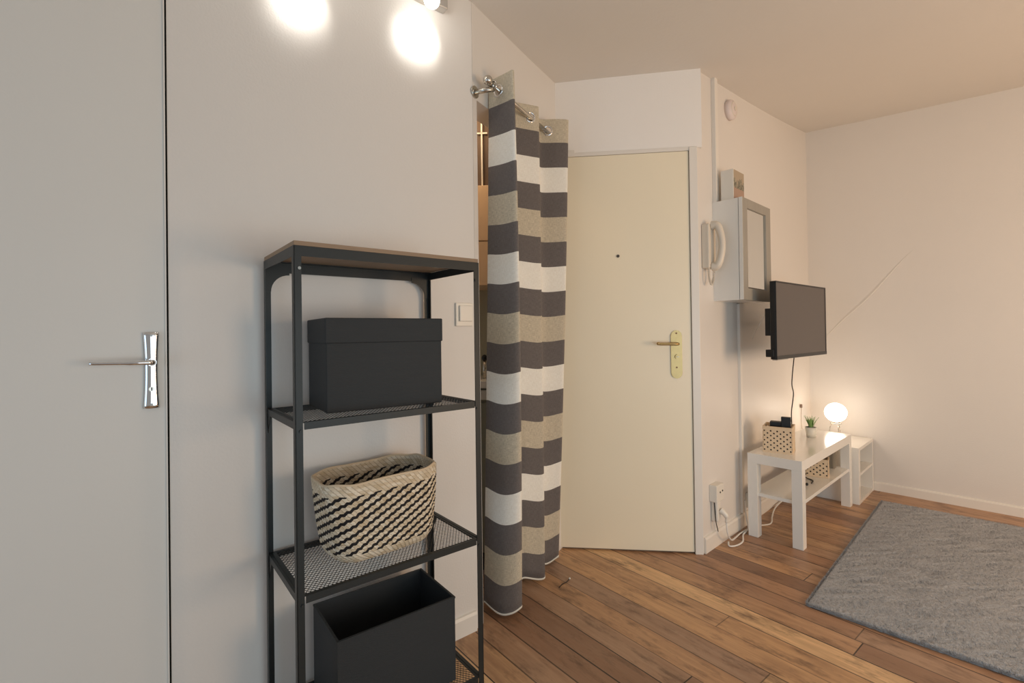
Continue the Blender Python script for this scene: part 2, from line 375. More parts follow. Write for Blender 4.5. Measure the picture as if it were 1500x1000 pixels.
bm = bmesh.new(); cyl(bm, (0, 0, 0), (0, 0, .085), .009); finish('stem', bm, NICKEL, k)
bm = bmesh.new(); sphere(bm, (0, 0, .1), .014, (1, 1, 1.2)); cyl(bm, (0, 0, .1), (.02, -.01, .1), .006); finish('knob', bm, BLACKP, k)

# ------------------------------------------------------------------ curtain rod + curtain
def B3(s, g, z): return Vector((B0.x + s * cos(aB) + g * sin(aB), B0.y + s * sin(aB) - g * cos(aB), z))
ZR = 2.090
k = thing('curtain_rod', 'brushed nickel curtain rod with ball finial above the kitchen opening', 'curtain rod', (B0.x, B0.y, 0), aB)
bm = bmesh.new(); cyl(bm, (.03, -.057, ZR), (.69, -.057, ZR - .01), .0095, 20); finish('rod', bm, NICKEL, k)
bm = bmesh.new(); sphere(bm, (.018, -.059, ZR + .004), .018); cyl(bm, (.026, -.057, ZR + .002), (.042, -.057, ZR), .013); finish('finial', bm, NICKEL, k)
bm = bmesh.new(); cyl(bm, (.012, 0, ZR - .03), (.012, -.006, ZR - .03), .023); tube(bm, [(.012, -.004, ZR - .03), (.03, -.05, ZR - .026), (.05, -.066, ZR - .02)], .0095, 16)
torus(bm, (.05, -.062, ZR - .003), (1, 0, 0), .016, .004); finish('bracket', bm, NICKEL, k)
bm = bmesh.new(); cyl(bm, (.685, 0, ZR - .02), (.685, -.006, ZR - .02), .023); cyl(bm, (.685, -.004, ZR - .02), (.685, -.062, ZR - .012), .0095); finish('bracket', bm, NICKEL, k)

def curtain_mat():
    m = bpy.data.materials.new('striped_linen'); m.use_nodes = True; t = NT(m); b = t.N['Principled BSDF']
    tc = t.N.new('ShaderNodeTexCoord'); uv = t.N.new('ShaderNodeSeparateXYZ'); t.L.new(tc.outputs['UV'], uv.inputs[0])
    U, V = uv.outputs[0], uv.outputs[1]
    kq = t.m('FLOOR', t.m('DIVIDE', t.m('SUBTRACT', V, .02), .1183))
    even = t.m('LESS_THAN', t.m('MODULO', kq, 2), .5)
    four = t.m('GREATER_THAN', t.m('MODULO', kq, 4), 2.5)
    n1 = t.noise(t.comb(t.m('MULTIPLY', U, 60), t.m('MULTIPLY', V, 900), 0), 1, 2)
    n2 = t.noise(t.comb(t.m('MULTIPLY', U, 900), t.m('MULTIPLY', V, 60), 4), 1, 2)
    wv = t.m('MULTIPLY', t.m('ADD', n1, n2), .5)
    wv = t.m('MULTIPLY', t.m('SUBTRACT', wv, .38), 4)
    taupe = t.mix(wv, lin((178, 166, 144)), lin((224, 212, 188)))
    white = t.mix(wv, lin((236, 230, 217)), lin((255, 252, 242)))
    dark = t.mix(wv, lin((98, 91, 88)), lin((120, 113, 109)))
    c = t.mix(four, taupe, white); c = t.mix(even, c, dark)
    t.L.new(c, b.inputs['Base Color']); b.inputs['Roughness'].default_value = .75; b.inputs['Specular IOR Level'].default_value = .25
    b.inputs['Sheen Weight'].default_value = .15
    t.L.new(t.bump(wv, .25, .001), b.inputs['Normal'])
    return m
CUR = curtain_mat()
top = [(.108, .008), (.105, .022), (.097, .06), (.089, .098), (.081, .125), (.088, .134), (.11, .118), (.19, .055), (.285, .016), (.311, .012), (.335, .026), (.37, .052), (.405, .077), (.42, .072), (.455, .048), (.51, .03), (.535, .038), (.57, .10), (.60, .138), (.62, .132), (.632, .12)]
mid = [(.108, -.018), (.106, .0), (.103, .035), (.101, .08), (.106, .118), (.120, .128), (.145, .105), (.21, .05), (.30, .008), (.325, .006), (.345, .022), (.38, .05), (.415, .074), (.428, .07), (.46, .045), (.515, .024), (.54, .03), (.575, .07), (.602, .102), (.62, .096), (.632, .085)]
bot = [(.104, -.046), (.095, -.022), (.088, .020), (.092, .060), (.112, .095), (.140, .106), (.168, .09), (.23, .04), (.31, .0), (.338, .0), (.36, .02), (.39, .045), (.418, .07), (.43, .066), (.47, .035), (.525, .014), (.548, .018), (.578, .036), (.602, .052), (.62, .05), (.632, .042)]
def q3(a, b, c, t):  # t 0 bottom 1 top, quadratic through mid
    return a * 2 * (t - .5) * (t - 1) + b * -4 * t * (t - 1) + c * 2 * t * (t - .5)
bm = bmesh.new(); uvl = bm.loops.layers.uv.new('UVMap'); grid = []
TS = [i / 52 * .945 for i in range(52)] + [.945 + .055 * i / 34 for i in range(35)]; nz = len(TS) - 1
EYE = ((.0975, .057, -.008, .038), (.3745, .0555, .035, .026), (.5465, .0575, .035, .062))
for j in range(nz + 1):
    t = TS[j]
    ctl = [(q3(b_[0], m_[0], t_[0], t), q3(b_[1], m_[1], t_[1], t), 0) for t_, m_, b_ in zip(top, mid, bot)]
    line = cr(ctl, 10); L_ = 0; row = []
    for i, p in enumerate(line):
        if i: L_ += (p - line[i - 1]).length
        zt = 2.150 + .022 * sin(i * .5) * 0
        z = .03 + (2.143 - .03) * t
        hem = .010 * sin(i * .14 + 1.0) * (1 - t)
        row.append((bm.verts.new(Vector((p.x, -p.y, z + hem))), L_, z))
    grid.append(row)
for j in range(nz):
    for i in range(len(grid[0]) - 1):
        q = (grid[j][i], grid[j][i + 1], grid[j + 1][i + 1], grid[j + 1][i])
        cc = (q[0][0].co + q[2][0].co) / 2
        if any((cc - Vector((s_, -g_, ZR - .002))).length < .020 for s_, g_, *_r in EYE): continue
        f = bm.faces.new([x[0] for x in q]); f.smooth = True
        for lp, x in zip(f.loops, q): lp[uvl].uv = (x[1], x[2])
ck = thing('curtain', 'floor-length eyelet curtain striped dark grey, taupe and white, drawn beside the entrance door', 'curtain', (B0.x, B0.y, 0), aB)
fab = finish('fabric', bm, CUR, ck); md = fab.modifiers.new('s', 'SOLIDIFY'); md.thickness = .0022; md.offset = 0
bm = bmesh.new()
hp = [v[0] for v in []]
line0 = cr([(b_[0], b_[1], 0) for b_ in bot], 10)
for i in range(len(line0) - 1):
    pass
va = [];
for i, p in enumerate(line0):
    hem = .010 * sin(i * .14 + 1.0)
    va.append([bm.verts.new((p.x, -p.y, .023 + hem)), bm.verts.new((p.x, -p.y, .0305 + hem))])
for a, b in zip(va[:-1], va[1:]): bm.faces.new((a[0], b[0], b[1], a[1])).smooth = True
o = finish('hem', bm, mat('white_hem', (232, 226, 212), .8), ck); md = o.modifiers.new('s', 'SOLIDIFY'); md.thickness = .004; md.offset = 0
for s_, g_, du, dg_ in EYE:
    bm = bmesh.new()
    # ring lies in the fabric plane: fabric tangent there is (ds, -dg)
    tang = Vector((du, -dg_, 0)).normalized(); nrm = Vector((0, 0, 1)).cross(tang)
    torus(bm, (s_, -g_, ZR - .002), nrm, .0215, .0045, sc=.8)
    finish('eyelet', bm, CHROME, ck)

# ------------------------------------------------------------------ storage shelf
so = Vector((-.512, 1.1368)); th = .6747; SW, SD, SH = .529, .312, 1.35
sh = thing('storage_shelf', 'tall black metal shelf with wooden top and three mesh shelves against the left wall', 'shelf', (so.x, so.y, 0), th)
TOPW = mat('brown_plank', (150, 124, 98), .55, var=.22, vscale=9, stretch=(1, 14, 14), bump=.2, bscale=60)
box('top_board', (.001, SW - .001, .001, SD - .001, SH - .011, SH), TOPW, sh, bev=.0008)
box('top_rim', [(0, SW, 0, .003, SH - .036, SH - .0115), (0, SW, SD - .003, SD, SH - .042, SH - .0115), (0, .003, 0, SD, SH - .036, SH - .0115), (SW - .003, SW, 0, SD, SH - .036, SH - .0115),
                (.003, SW - .003, .003, .02, SH - .0135, SH - .0115), (.003, SW - .003, SD - .02, SD - .003, SH - .0135, SH - .0115)], BLACKM, sh)
PW = .0175
for (px, sx) in ((0, 1), (SW, -1)):
    for (py, sy) in ((0, 1), (SD, -1)):
        bm = bmesh.new()
        xa, xb = sorted((px, px + sx * PW)); ya, yb = sorted((py, py + sy * .0025)); bx(bm, xa, xb, ya, yb, 0, SH - .036)
        xa, xb = sorted((px, px + sx * .0025)); ya, yb = sorted((py, py + sy * PW)); bx(bm, xa, xb, ya, yb, 0, SH - .0365)
        p = finish('post', bm, BLACKM, sh)
        for zz in (SH - .065, .9186 - .02, .508 - .02, .093 - .02):
            if py == 0:
                bm = bmesh.new(); cyl(bm, (px + sx * .0125, -.0002, zz), (px + sx * .0125, -.003, zz), .0038, 12); s_ = finish('screw', bm, SCREW if zz > 1.2 and sx > 0 else BLACKM, p)
        bm = bmesh.new(); cyl(bm, (px + sx * .013, py + sy * .013, 0), (px + sx * .013, py + sy * .013, .006), .01, 12); finish('foot_cap', bm, BLACKP, p)
# curved corner braces
def brace_poly(x0, z0, sx, rad, ext):
    pl = [(x0, z0), (x0, z0 - ext)]
    pl += [(x0 + sx * (PW * .98), z0 - ext)]
    for k_ in range(9):
        q = pi / 2 * k_ / 8
        pl.append((x0 + sx * (PW + rad - rad * cos(q)), z0 - ext + rad * sin(q)))
    pl.append((x0 + sx * (PW + rad), z0))
    return pl
for sx, x0 in ((1, 0.0), (-1, SW)):
    bm = bmesh.new(); prism(bm, brace_poly(x0, SH - .03, sx, .05, .068), 'y', SD - .0045, SD - .0028); finish('brace', bm, BLACKM, sh)
for zz in (.9186 - .018, .508 - .018):
    for x0 in (.003, SW - .005):
        bm = bmesh.new(); prism(bm, [(SD - .0, zz), (SD, zz - .05), (SD - PW, zz - .05), (SD - PW - .004, zz - .035), (SD - PW - .016, zz - .02), (SD - PW - .026, zz)], 'x', x0, x0 + .002); finish('brace', bm, BLACKM, sh)
def mesh_grid(x0, x1, y0, y1, z, px=.0105, py=.0155, wd=.0014):
    bm = bmesh.new(); 
    for sgn in (1, -1):
        dx, dy = px, sgn * py; L = math.hypot(dx, dy); nx, ny = -dy / L * wd / 2, dx / L * wd / 2
        slope = dy / dx; H_ = y1 - y0; span = abs(H_ / slope); i0 = -int(span / px) - 1; i1 = int((x1 - x0 + span) / px) + 1
        for i in range(i0, i1):
            # line passes (x0 + i*px + ph, y0)
            xs = x0 + i * px; pts_ = []
            t0, t1 = -1e9, 1e9
            # y = y0 + slope*(x-xs)
            xa, xb = xs, xs + H_ / slope
            if xa > xb: xa, xb = xb, xa
            xa, xb = max(xa, x0), min(xb, x1)
            if xb - xa < 1e-4: continue
            ya, yb = y0 + slope * (xa - xs), y0 + slope * (xb - xs)
            if min(ya, yb) < y0 - 1e-6 or max(ya, yb) > y1 + 1e-6: continue
            a = (xa, ya); b = (xb, yb)
            lo_ = [bm.verts.new((a[0] + s * nx, a[1] + s * ny, z - .0004)) for s in (1, -1)] + [bm.verts.new((b[0] + s * nx, b[1] + s * ny, z - .0004)) for s in (-1, 1)]
            hi_ = [bm.verts.new(v.co + Vector((0, 0, .0008))) for v in lo_]
            bm.faces.new(lo_[::-1]); bm.faces.new(hi_)
            for k_ in range(4): bm.faces.new((lo_[k_], lo_[(k_ + 1) % 4], hi_[(k_ + 1) % 4], hi_[k_]))
    return bm
for z in (.9186, .508, .093):
    x0, x1, y0, y1 = .003, SW - .003, .003, SD - .003; fw = .019; fy = .010
    bm = bmesh.new()
    # slim top flange and outer skirt
    for d in ((x0, x1, y0, y0 + fy, z - .002, z), (x0, x1, y1 - fy, y1, z - .002, z), (x0, x0 + fw, y0 + fy, y1 - fy, z - .002, z), (x1 - fw, x1, y0 + fy, y1 - fy, z - .002, z),
              (x0 + PW, x1 - PW, y0 - .003, y0 - .0008, z - .0175, z), (x0, x1, y1 - .002, y1, z - .0175, z - .002), (x0, x0 + .002, y0 + PW, y1 - PW, z - .0175, z - .002), (x1 - .002, x1, y0 + PW, y1 - PW, z - .0175, z - .002),
              (x0 + fw * .45, x0 + fw * .6, y0 + fy, y1 - fy, z, z + .0012), (x1 - fw * .6, x1 - fw * .45, y0 + fy, y1 - fy, z, z + .0012)): bx(bm, *d)
    fo = finish('mesh_shelf', bm, BLACKM, sh)
    finish('mesh_panel', mesh_grid(x0 + fw - .002, x1 - fw + .002, y0 + fy - .002, y1 - fy + .002, z - .0018), BLACKM, fo)

def SP(a, b): return Vector((so.x + a * cos(th) - b * sin(th), so.y + a * sin(th) + b * cos(th)))
# lidded box
p = SP(.098, .086); bw, bd = .339, .222
k = thing('storage_box', 'charcoal storage box with a lid on the upper mesh shelf', 'storage box', (p.x, p.y, .9188), th - R(4.5), 'charcoal storage boxes on the black shelf')
bm = bmesh.new()
bx(bm, .003, bw - .003, .003, bd - .003, 0, .2, bev=.0025); finish('body', bm, BOXM, k)
bm = bmesh.new(); bx(bm, 0, bw, 0, bd, .184, .252, bev=.003); finish('lid', bm, BOXM, k)
# open box
p = SP(.108, .046); bw, bd, bh = .345, .222, .245
k = thing('storage_box', 'open charcoal storage box without lid on the bottom mesh shelf', 'storage box', (p.x, p.y, .0948), th - R(1.5), 'charcoal storage boxes on the black shelf')
t_ = .004
bm = bmesh.new()
for d in ((0, bw, 0, t_, 0, bh), (0, bw, bd - t_, bd, 0, bh), (0, t_, t_, bd - t_, 0, bh), (bw - t_, bw, t_, bd - t_, 0, bh), (t_, bw - t_, t_, bd - t_, 0, t_)): bx(bm, *d)
finish('body', bm, BOXM, k)
bm = bmesh.new(); e_ = .0012
for d in ((-e_, bw + e_, -e_, t_ + e_, bh - .004, bh + .001), (-e_, bw + e_, bd - t_ - e_, bd + e_, bh - .004, bh + .001), (-e_, t_ + e_, t_, bd - t_, bh - .004, bh + .001), (bw - t_ - e_, bw + e_, t_, bd - t_, bh - .004, bh + .001)): bx(bm, *d)
finish('rim', bm, BOXM, k)

# woven basket
def weave_mat():
    m = bpy.data.materials.new('seagrass_weave'); m.use_nodes = True; t = NT(m); b = t.N['Principled BSDF']
    tc = t.N.new('ShaderNodeTexCoord'); uv = t.N.new('ShaderNodeSeparateXYZ'); t.L.new(tc.outputs['UV'], uv.inputs[0])
    U, V = uv.outputs[0], uv.outputs[1]
    rowi = t.m('FLOOR', t.m('DIVIDE', V, .0078)); fr_ = t.m('FRACT', t.m('DIVIDE', V, .0078))
    q = t.m('SUBTRACT', t.m('MULTIPLY', rowi, .0062), t.m('MULTIPLY', U, .40)); q = t.m('ADD', q, t.m('MULTIPLY', fr_, .0030))
    q = t.m('FRACT', t.m('DIVIDE', t.m('ADD', q, 10), .0175))
    blk = t.m('LESS_THAN', q, .42)
    band = t.m('MULTIPLY', t.m('GREATER_THAN', V, .026), t.m('LESS_THAN', V, .184)); blk = t.m('MULTIPLY', blk, band)
    n1 = t.noise(t.comb(t.m('MULTIPLY', U, 120), t.m('MULTIPLY', V, 240), 0), 1, 3)
    n2 = t.white(t.comb(t.m('FLOOR', t.m('ADD', t.m('ADD', t.m('DIVIDE', U, .014), t.m('MULTIPLY', rowi, .5)), t.m('MULTIPLY', fr_, .5))), rowi, 0))
    c = t.mix(n2, lin((212, 192, 160)), lin((250, 238, 216))); c = t.mix(t.m('MULTIPLY', n1, .45), c, lin((172, 144, 108)))
    sd = t.m('ABSOLUTE', t.m('SUBTRACT', t.m('FRACT', t.m('ADD', t.m('ADD', t.m('DIVIDE', U, .014), t.m('MULTIPLY', rowi, .5)), t.m('MULTIPLY', fr_, .5))), .5))
    c = t.mix(t.m('MULTIPLY', t.m('GREATER_THAN', sd, .40), .45), c, lin((140, 110, 76)))  # seams between strands coloured darker in place of crevice shade
    c = t.mix(blk, c, lin((30, 26, 26))); t.L.new(c, b.inputs['Base Color']); b.inputs['Roughness'].default_value = .6; b.inputs['Specular IOR Level'].default_value = .3
    return m
WEAVE = weave_mat()
p = SP(.272, .160)
k = thing('woven_basket', 'oval seagrass basket with black slanting dashes on the middle mesh shelf', 'basket', (p.x, p.y, .5095), th + R(3))
BH = .212
def rr_pt(s, a, b, n=3.4):
    c_, s_ = cos(s), sin(s); return Vector((a * math.copysign(abs(c_) ** (2 / n), c_), b * math.copysign(abs(s_) ** (2 / n), s_), 0))
bm = bmesh.new(); uvl = bm.loops.layers.uv.new('UVMap'); NU, NV = 640, 190; PITCH = .014; ROW = .0062
base = [rr_pt(2 * pi * i / 2400, .162, .098) for i in range(2400)]
cum = [0]
for i in range(2400): cum.append(cum[-1] + (base[(i + 1) % 2400] - base[i]).length)
per = cum[-1]; ths = []; j = 0
for i in range(NU):
    tgt = per * i / NU
    while cum[j + 1] < tgt: j += 1
    ths.append(2 * pi * (j + (tgt - cum[j]) / (cum[j + 1] - cum[j])) / 2400)
def shell(off, flip, taper=True):
    rows_ = []
    for jv in range(NV + 1):
        v = BH * jv / NV; tt = v / BH; cv_ = .016 * (1 - min(1, tt / .16)) ** 2; a = .150 + .027 * tt - cv_; b_ = .092 + .014 * tt - cv_; a += .004 * sin(pi * tt); b_ += .006 * sin(pi * tt)
        row = []
        for i in range(NU):
            s = ths[i]; P = rr_pt(s, a, b_); nn = Vector((P.x / a ** 2, P.y / b_ ** 2, 0)).normalized()
            U_ = per * i / NU; ri = math.floor(v / ROW); fv = v / ROW - ri
            ph = U_ / PITCH + ri * .5 + fv * .5
            bump = (.0024 * abs(sin(pi * fv)) ** .7) * (.35 + .65 * abs(sin(pi * ph)) ** .8)
            wob = .0016 * sin(5 * s + 3 * tt) + .0012 * sin(11 * s)
            zz = v * (1 + 0.012 * cos(s - .6) * tt) + .002 * sin(7 * s) * tt
            P = P + nn * (bump * (1 if not flip else -1) + wob + off); P.x += .004 * tt; P.y += .026 * tt
            row.append((bm.verts.new(Vector((P.x, P.y, zz))), -U_ if flip else U_, v))
        rows_.append(row)
    for jv in range(NV):
        for i in range(NU):
            i2 = (i + 1) % NU; q = [rows_[jv][i], rows_[jv][i2], rows_[jv + 1][i2], rows_[jv + 1][i]]
            f = bm.faces.new([x[0] for x in q]); f.smooth = True
            for n_, lp in enumerate(f.loops): lp[uvl].uv = (q[n_][1] if not (i2 == 0 and n_ in (1, 2)) else (-per if flip else per), q[n_][2])
    return rows_
ro = shell(0, False); ri_ = shell(-.006, True)
for i in range(NU):
    i2 = (i + 1) % NU; f = bm.faces.new((ro[-1][i][0], ro[-1][i2][0], ri_[-1][i2][0], ri_[-1][i][0])); f.smooth = True
    for lp in f.loops: lp[uvl].uv = (per * i / NU, .2)
bo = bm.verts.new((0, 0, 0)); bi = bm.verts.new((0, 0, .006))
for i in range(NU):
    i2 = (i + 1) % NU
    for rw, cv in ((ro, bo), (ri_, bi)):
        f = bm.faces.new((rw[0][i][0], rw[0][i2][0], cv))
        for lp in f.loops: lp[uvl].uv = (lp.vert.co.x, .01)
finish('body', bm, WEAVE, k)
bm = bmesh.new(); rimv = []
pts = [ro[-1][0][0]] if False else None
rp = []
for i in range(0, NU, 2):
    s = ths[i]; P = rr_pt(s, .174, .103); rp.append(Vector((P.x + .004, P.y + .026, BH * (1 + .012 * cos(s - .6)) + .002 * sin(7 * s) + .001)))
rp.append(rp[0]); tube(bm, rp, .0038, 8, caps=False); finish('rim', bm, TAN, k)

# ------------------------------------------------------------------ light switch on left wall
def onA(name, label, cat, x, z, **k_): return thing(name, label, cat, tuple(fr(A0, aA, x, 0, z)), aA, **k_)
k = onA('light_switch', 'square white rocker light switch on the left wall seen through the black shelf', 'light switch', -.036, 1.196)
box('plate', (-.040, .036, -.009, 0, -.044, .044), SWIT, k, bev=.003)
box('rocker', (-.028, .030, -.017, -.009, -.026, .034), SWIT, k, bev=.003)
# spot bar above
k = thing('wall_spotlight', 'two-headed white spotlight bar high on the left wall, lit bulb tip showing', 'spotlight', tuple(fr(A0, aA, -.41, 0, 2.325)), aA)
box('bar', (-.30, .30, -.035, -.0, -.02, .02), SILVER, k, bev=.004)
for hx in (-.215, .20):
    bm = bmesh.new(); cyl(bm, (hx, -.03, 0), (hx, -.09, -.02), .008); tube(bm, [(hx, -.096, .045), (hx, -.094, .0), (hx, -.093, -.028)], [.020, .024, .026], 24); sp_ = finish('spot_head', bm, SILVER, k)
    bm = bmesh.new(); sphere(bm, (hx, -.092, -.058), .027, (1, 1, 1.05)); finish('bulb', bm, BULB, sp_)
for hx, en, zz, zt in ((-.60, 3.2, 2.205, 2.15), (-.20, 4.4, 2.235, 2.19)):
    q = fr(A0, aA, hx, -.115, zz)
    light('spotlight_beam', 'SPOT', q, en, (1, .97, .92), .02, aim=fr(A0, aA, hx - .015, .0, zt), spot_size=R(84), spot_blend=1.0)

# ------------------------------------------------------------------ things on wall C
def onC(name, label, cat, x, g, z, **k_): return thing(name, label, cat, tuple(fr(C0, aC, x, -g, z)), aC, **k_)
k = onC('cable_duct', 'short white vertical cable duct near the ceiling beside the entrance door', 'cable duct', .19, 0, 1.66)
box('cover', (-.022, .012, -.022, 0, 0, .83), TRIM, k, bev=.002)
k = onC('cable_duct', 'thin white vertical cable duct running from the mirror cabinet down to the floor', 'cable duct', .47, 0, .085)
box('cover', (-.016, .012, -.016, 0, 0, 1.188), TRIM, k, bev=.002)
k = onC('smoke_detector', 'round white smoke detector high on the wall above the skyline picture', 'smoke detector', .385, 0, 2.355)
bm = bmesh.new(); tube(bm, [(0, 0, 0), (0, -.02, 0), (0, -.028, 0), (0, -.036, 0), (0, -.038, 0)], [.055, .055, .050, .032, .001], 32); finish('body', bm, mat('detector_plastic', (226, 212, 206), .4), k)
bm = bmesh.new(); torus(bm, (0, -.033, 0), (0, 1, 0), .036, .003); cyl(bm, (0, -.036, 0), (0, -.042, 0), .012); finish('vent_ring', bm, PLASTD, k)
# mirror cabinet
k = onC('mirror_cabinet', 'white wall cabinet with a grey-framed mirror door, beside the intercom', 'cabinet', .165, 0, 1.278)
box('body', (0, .385, -.132, 0, 0, .522), WHITE, k, bev=.001)
dd = box('door', [(0, .385, -.153, -.135, 0, .06), (0, .385, -.153, -.135, .475, .522), (0, .062, -.153, -.135, .06, .475), (.318, .385, -.153, -.135, .06, .475), (.0, .385, -.142, -.135, .0, .522)], GREYWOOD, k)
box('door_edge', (-.0015, .0, -.1535, -.135, 0, .522), WHITE, dd)
box('mirror', (.062, .318, -.146, -.1425, .06, .475), MIRROR, dd)
# skyline picture box
def sky_mat():
    m = bpy.data.materials.new('skyline_print'); m.use_nodes = True; t = NT(m); b = t.N['Principled BSDF']
    tc = t.N.new('ShaderNodeTexCoord'); sp = t.N.new('ShaderNodeSeparateXYZ'); t.L.new(tc.outputs['Object'], sp.inputs[0])
    X, Z = sp.outputs[0], sp.outputs[2]
    col = t.white(t.comb(t.m('FLOOR', t.m('MULTIPLY', X, 95)), 0, 0))
    hgt = t.m('ADD', .085, t.m('MULTIPLY', col, .045))
    city = t.m('MULTIPLY', t.m('LESS_THAN', Z, hgt), t.m('GREATER_THAN', Z, .062))
    st = t.white(t.comb(t.m('FLOOR', t.m('MULTIPLY', X, 260)), t.m('FLOOR', t.m('MULTIPLY', Z, 120)), 0))
    c = t.mix(t.m('LESS_THAN', Z, .062), lin((176, 158, 134)), lin((172, 142, 122)))
    c = t.mix(city, c, t.mix(st, lin((72, 70, 58)), lin((168, 160, 138))))
    t.L.new(c, b.inputs['Base Color']); b.inputs['Roughness'].default_value = .5; return m
k = onC('picture_block', 'small white box picture with a city skyline standing on the mirror cabinet', 'picture', .18, .105, 1.8005)
box('canvas', (0, .135, 0, .065, 0, .158), PLAST, k, bev=.0015)
box('print', (.004, .132, -.0012, .0, .003, .155), sky_mat(), k)
# intercom
k = onC('intercom', 'cream intercom handset with coiled cord on the wall beside the entrance door frame', 'intercom', .045, 0, 1.44)
box('base', (-.015, .065, -.040, 0, 0, .225), PLASTD, k, bev=.006)
bm = bmesh.new(); P_ = cr([(.022, -.040, .218), (.024, -.066, .213), (.026, -.082, .17), (.027, -.088, .115), (.026, -.082, .06), (.024, -.064, .012), (.022, -.040, .008)], 6)
rad = [.017 + .006 * min(1, 2 * abs(i / (len(P_) - 1) - .5)) ** 2 for i in range(len(P_))]
tube(bm, P_, rad, 12); hs = finish('handset', bm, PLASTD, k)
bm = bmesh.new(); coil = []
path = cr([(.0, -.03, .002), (-.005, -.035, -.05), (.012, -.038, -.085), (.03, -.04, -.05), (.03, -.045, .01)], 30)
for i, q in enumerate(path): coil.append(q + Vector((.0055 * cos(i * 1.5), .0055 * sin(i * 1.5), .002 * sin(i * 1.5))))
tube(bm, coil, .0022, 6); finish('cord', bm, PLASTD, k)
# television on its own bearing
t1 = fr(C0, aC, .270, -.266); t2 = fr(C0, aC, 1.00, -.300)
ta = math.atan2(t2.y - t1.y, t2.x - t1.x); TWd = (t2 - t1).length
k = thing('television', 'dark flat television on a wall arm above the white bench', 'television', (t1.x, t1.y, .972), ta)
TH_ = .398
def to_tv(x, g, z):
    q = fr(C0, aC, x, -g, z) - Vector((t1.x, t1.y, .972)); return Vector((q.x * cos(ta) + q.y * sin(ta), -q.x * sin(ta) + q.y * cos(ta), q.z))
box('housing', [(0, TWd, 0, .028, 0, TH_), (.08, TWd - .08, .026, .05, .03, TH_ - .06)], BLACKP, k, bev=.003)
box('screen', (.006, TWd - .012, -.0015, .0, .018, TH_ - .008), SCREEN, k)
box('bezel', [(0, TWd, -.004, 0, 0, .018), (0, TWd, -.003, 0, TH_ - .007, TH_), (0, .005, -.003, 0, .018, TH_ - .007), (TWd - .013, TWd, -.003, 0, .018, TH_ - .007)], BLACKP, k)
box('silver_strip', (.0, .14, -.0045, .02, -.004, .0), SILVER, k)
box('connector_box', (.012, .06, .03, .058, .12, .26), BLACKP, k, bev=.003)
box('corner_foot', (-.006, .03, .01, .05, .012, .05), BLACKP, k, bev=.003)
bm = bmesh.new(); bx(bm, .36, .52, .05, .062, .1, .26); tube(bm, [(.44, .055, .19), (.54, .12, .19), (.56, .19, .19), (.58, .262, .19)], .016, 10); finish('wall_mount', bm, BLACKP, k)
bm = bmesh.new(); tube(bm, cr([(.03, .057, .235), *[to_tv(*q) for q in ((.40, .17, 1.205), (.462, .12, 1.153), (.56, .06, 1.11), (.64, .012, 1.067))]], 8), .0022, 6); o = finish('antenna_cable', bm, CABLEW, k)
bm = bmesh.new(); tube(bm, cr([to_tv(*q) for q in ((.59, .25, .975), (.545, .25, .834), (.60, .24, .765), (.66, .21, .655), (.79, .17, .552), (.90, .13, .466), (.93, .10, .457))], 8), .0028, 8)
finish('power_cord', bm, CABLEB, k)['label'] = 'thin dark cord hanging from the television'

# sockets and cables
def holes(bm, x, z): cyl(bm, (x, -.0405, z), (x, -.0425, z), .0045, 10)
k = onC('wall_socket', 'white surface-mounted power socket with two dark holes beside the entrance door', 'socket', .115, 0, .245)
box('body', (-.043, .042, -.040, 0, 0, .085), PLAST, k, bev=.003)
bm = bmesh.new(); holes(bm, -.005, .047); holes(bm, .022, .050); finish('hole', bm, BLACKP, k)
k = onC('plug', 'white plug and pale cable below the power socket', 'plug', .115, 0, .12)
bm = bmesh.new(); bx(bm, -.028, .012, -.036, 0, .02, .124, bev=.008); tube(bm, cr([(.0, -.036, .08), (.008, -.062, .055), (.012, -.062, .02)], 6), [.016] * 4 + [.013] * 4 + [.007] * 5, 12); finish('body', bm, PLAST, k)
bm = bmesh.new(); tube(bm, cr([(-.030, -.02, .12), (-.032, -.025, .06), (-.030, -.028, .02), (-.012, -.03, -.03)], 6), .0025, 6); finish('black_lead', bm, CABLEB, k)
k = onC('wall_socket', 'white power socket low on the wall partly hidden behind the bench leg', 'socket', .565, 0, .10)
box('body', (-.035, .035, -.038, 0, 0, .08), PLAST, k, bev=.003)
k = onC('power_cable', 'white cable looping from the plug along the floor to under the bench', 'cable', 0, 0, 0)
bm = bmesh.new(); tube(bm, cr([(.127, -.062, .145), (.135, -.065, .08), (.19, -.060, .03), (.28, -.045, .012), (.38, -.035, .005), (.52, -.05, .005), (.62, -.10, .005), (.74, -.07, .005), (.86, -.04, .005), (.95, -.03, .012), (1.1, -.03, .02)], 8), .0042, 8); finish('cable', bm, CABLEW, k)
k = onC('power_cable', 'white cable coming out of the duct and lying on the floor beside the bench', 'cable', 0, 0, 0)
bm = bmesh.new(); tube(bm, cr([(.468, -.022, .16), (.47, -.025, .085), (.462, -.040, .012), (.42, -.046, .005), (.36, -.052, .005), (.27, -.085, .005), (.20, -.082, .005), (.165, -.06, .006), (.20, -.040, .010)], 8), .0042, 8); finish('cable', bm, CABLEW, k)

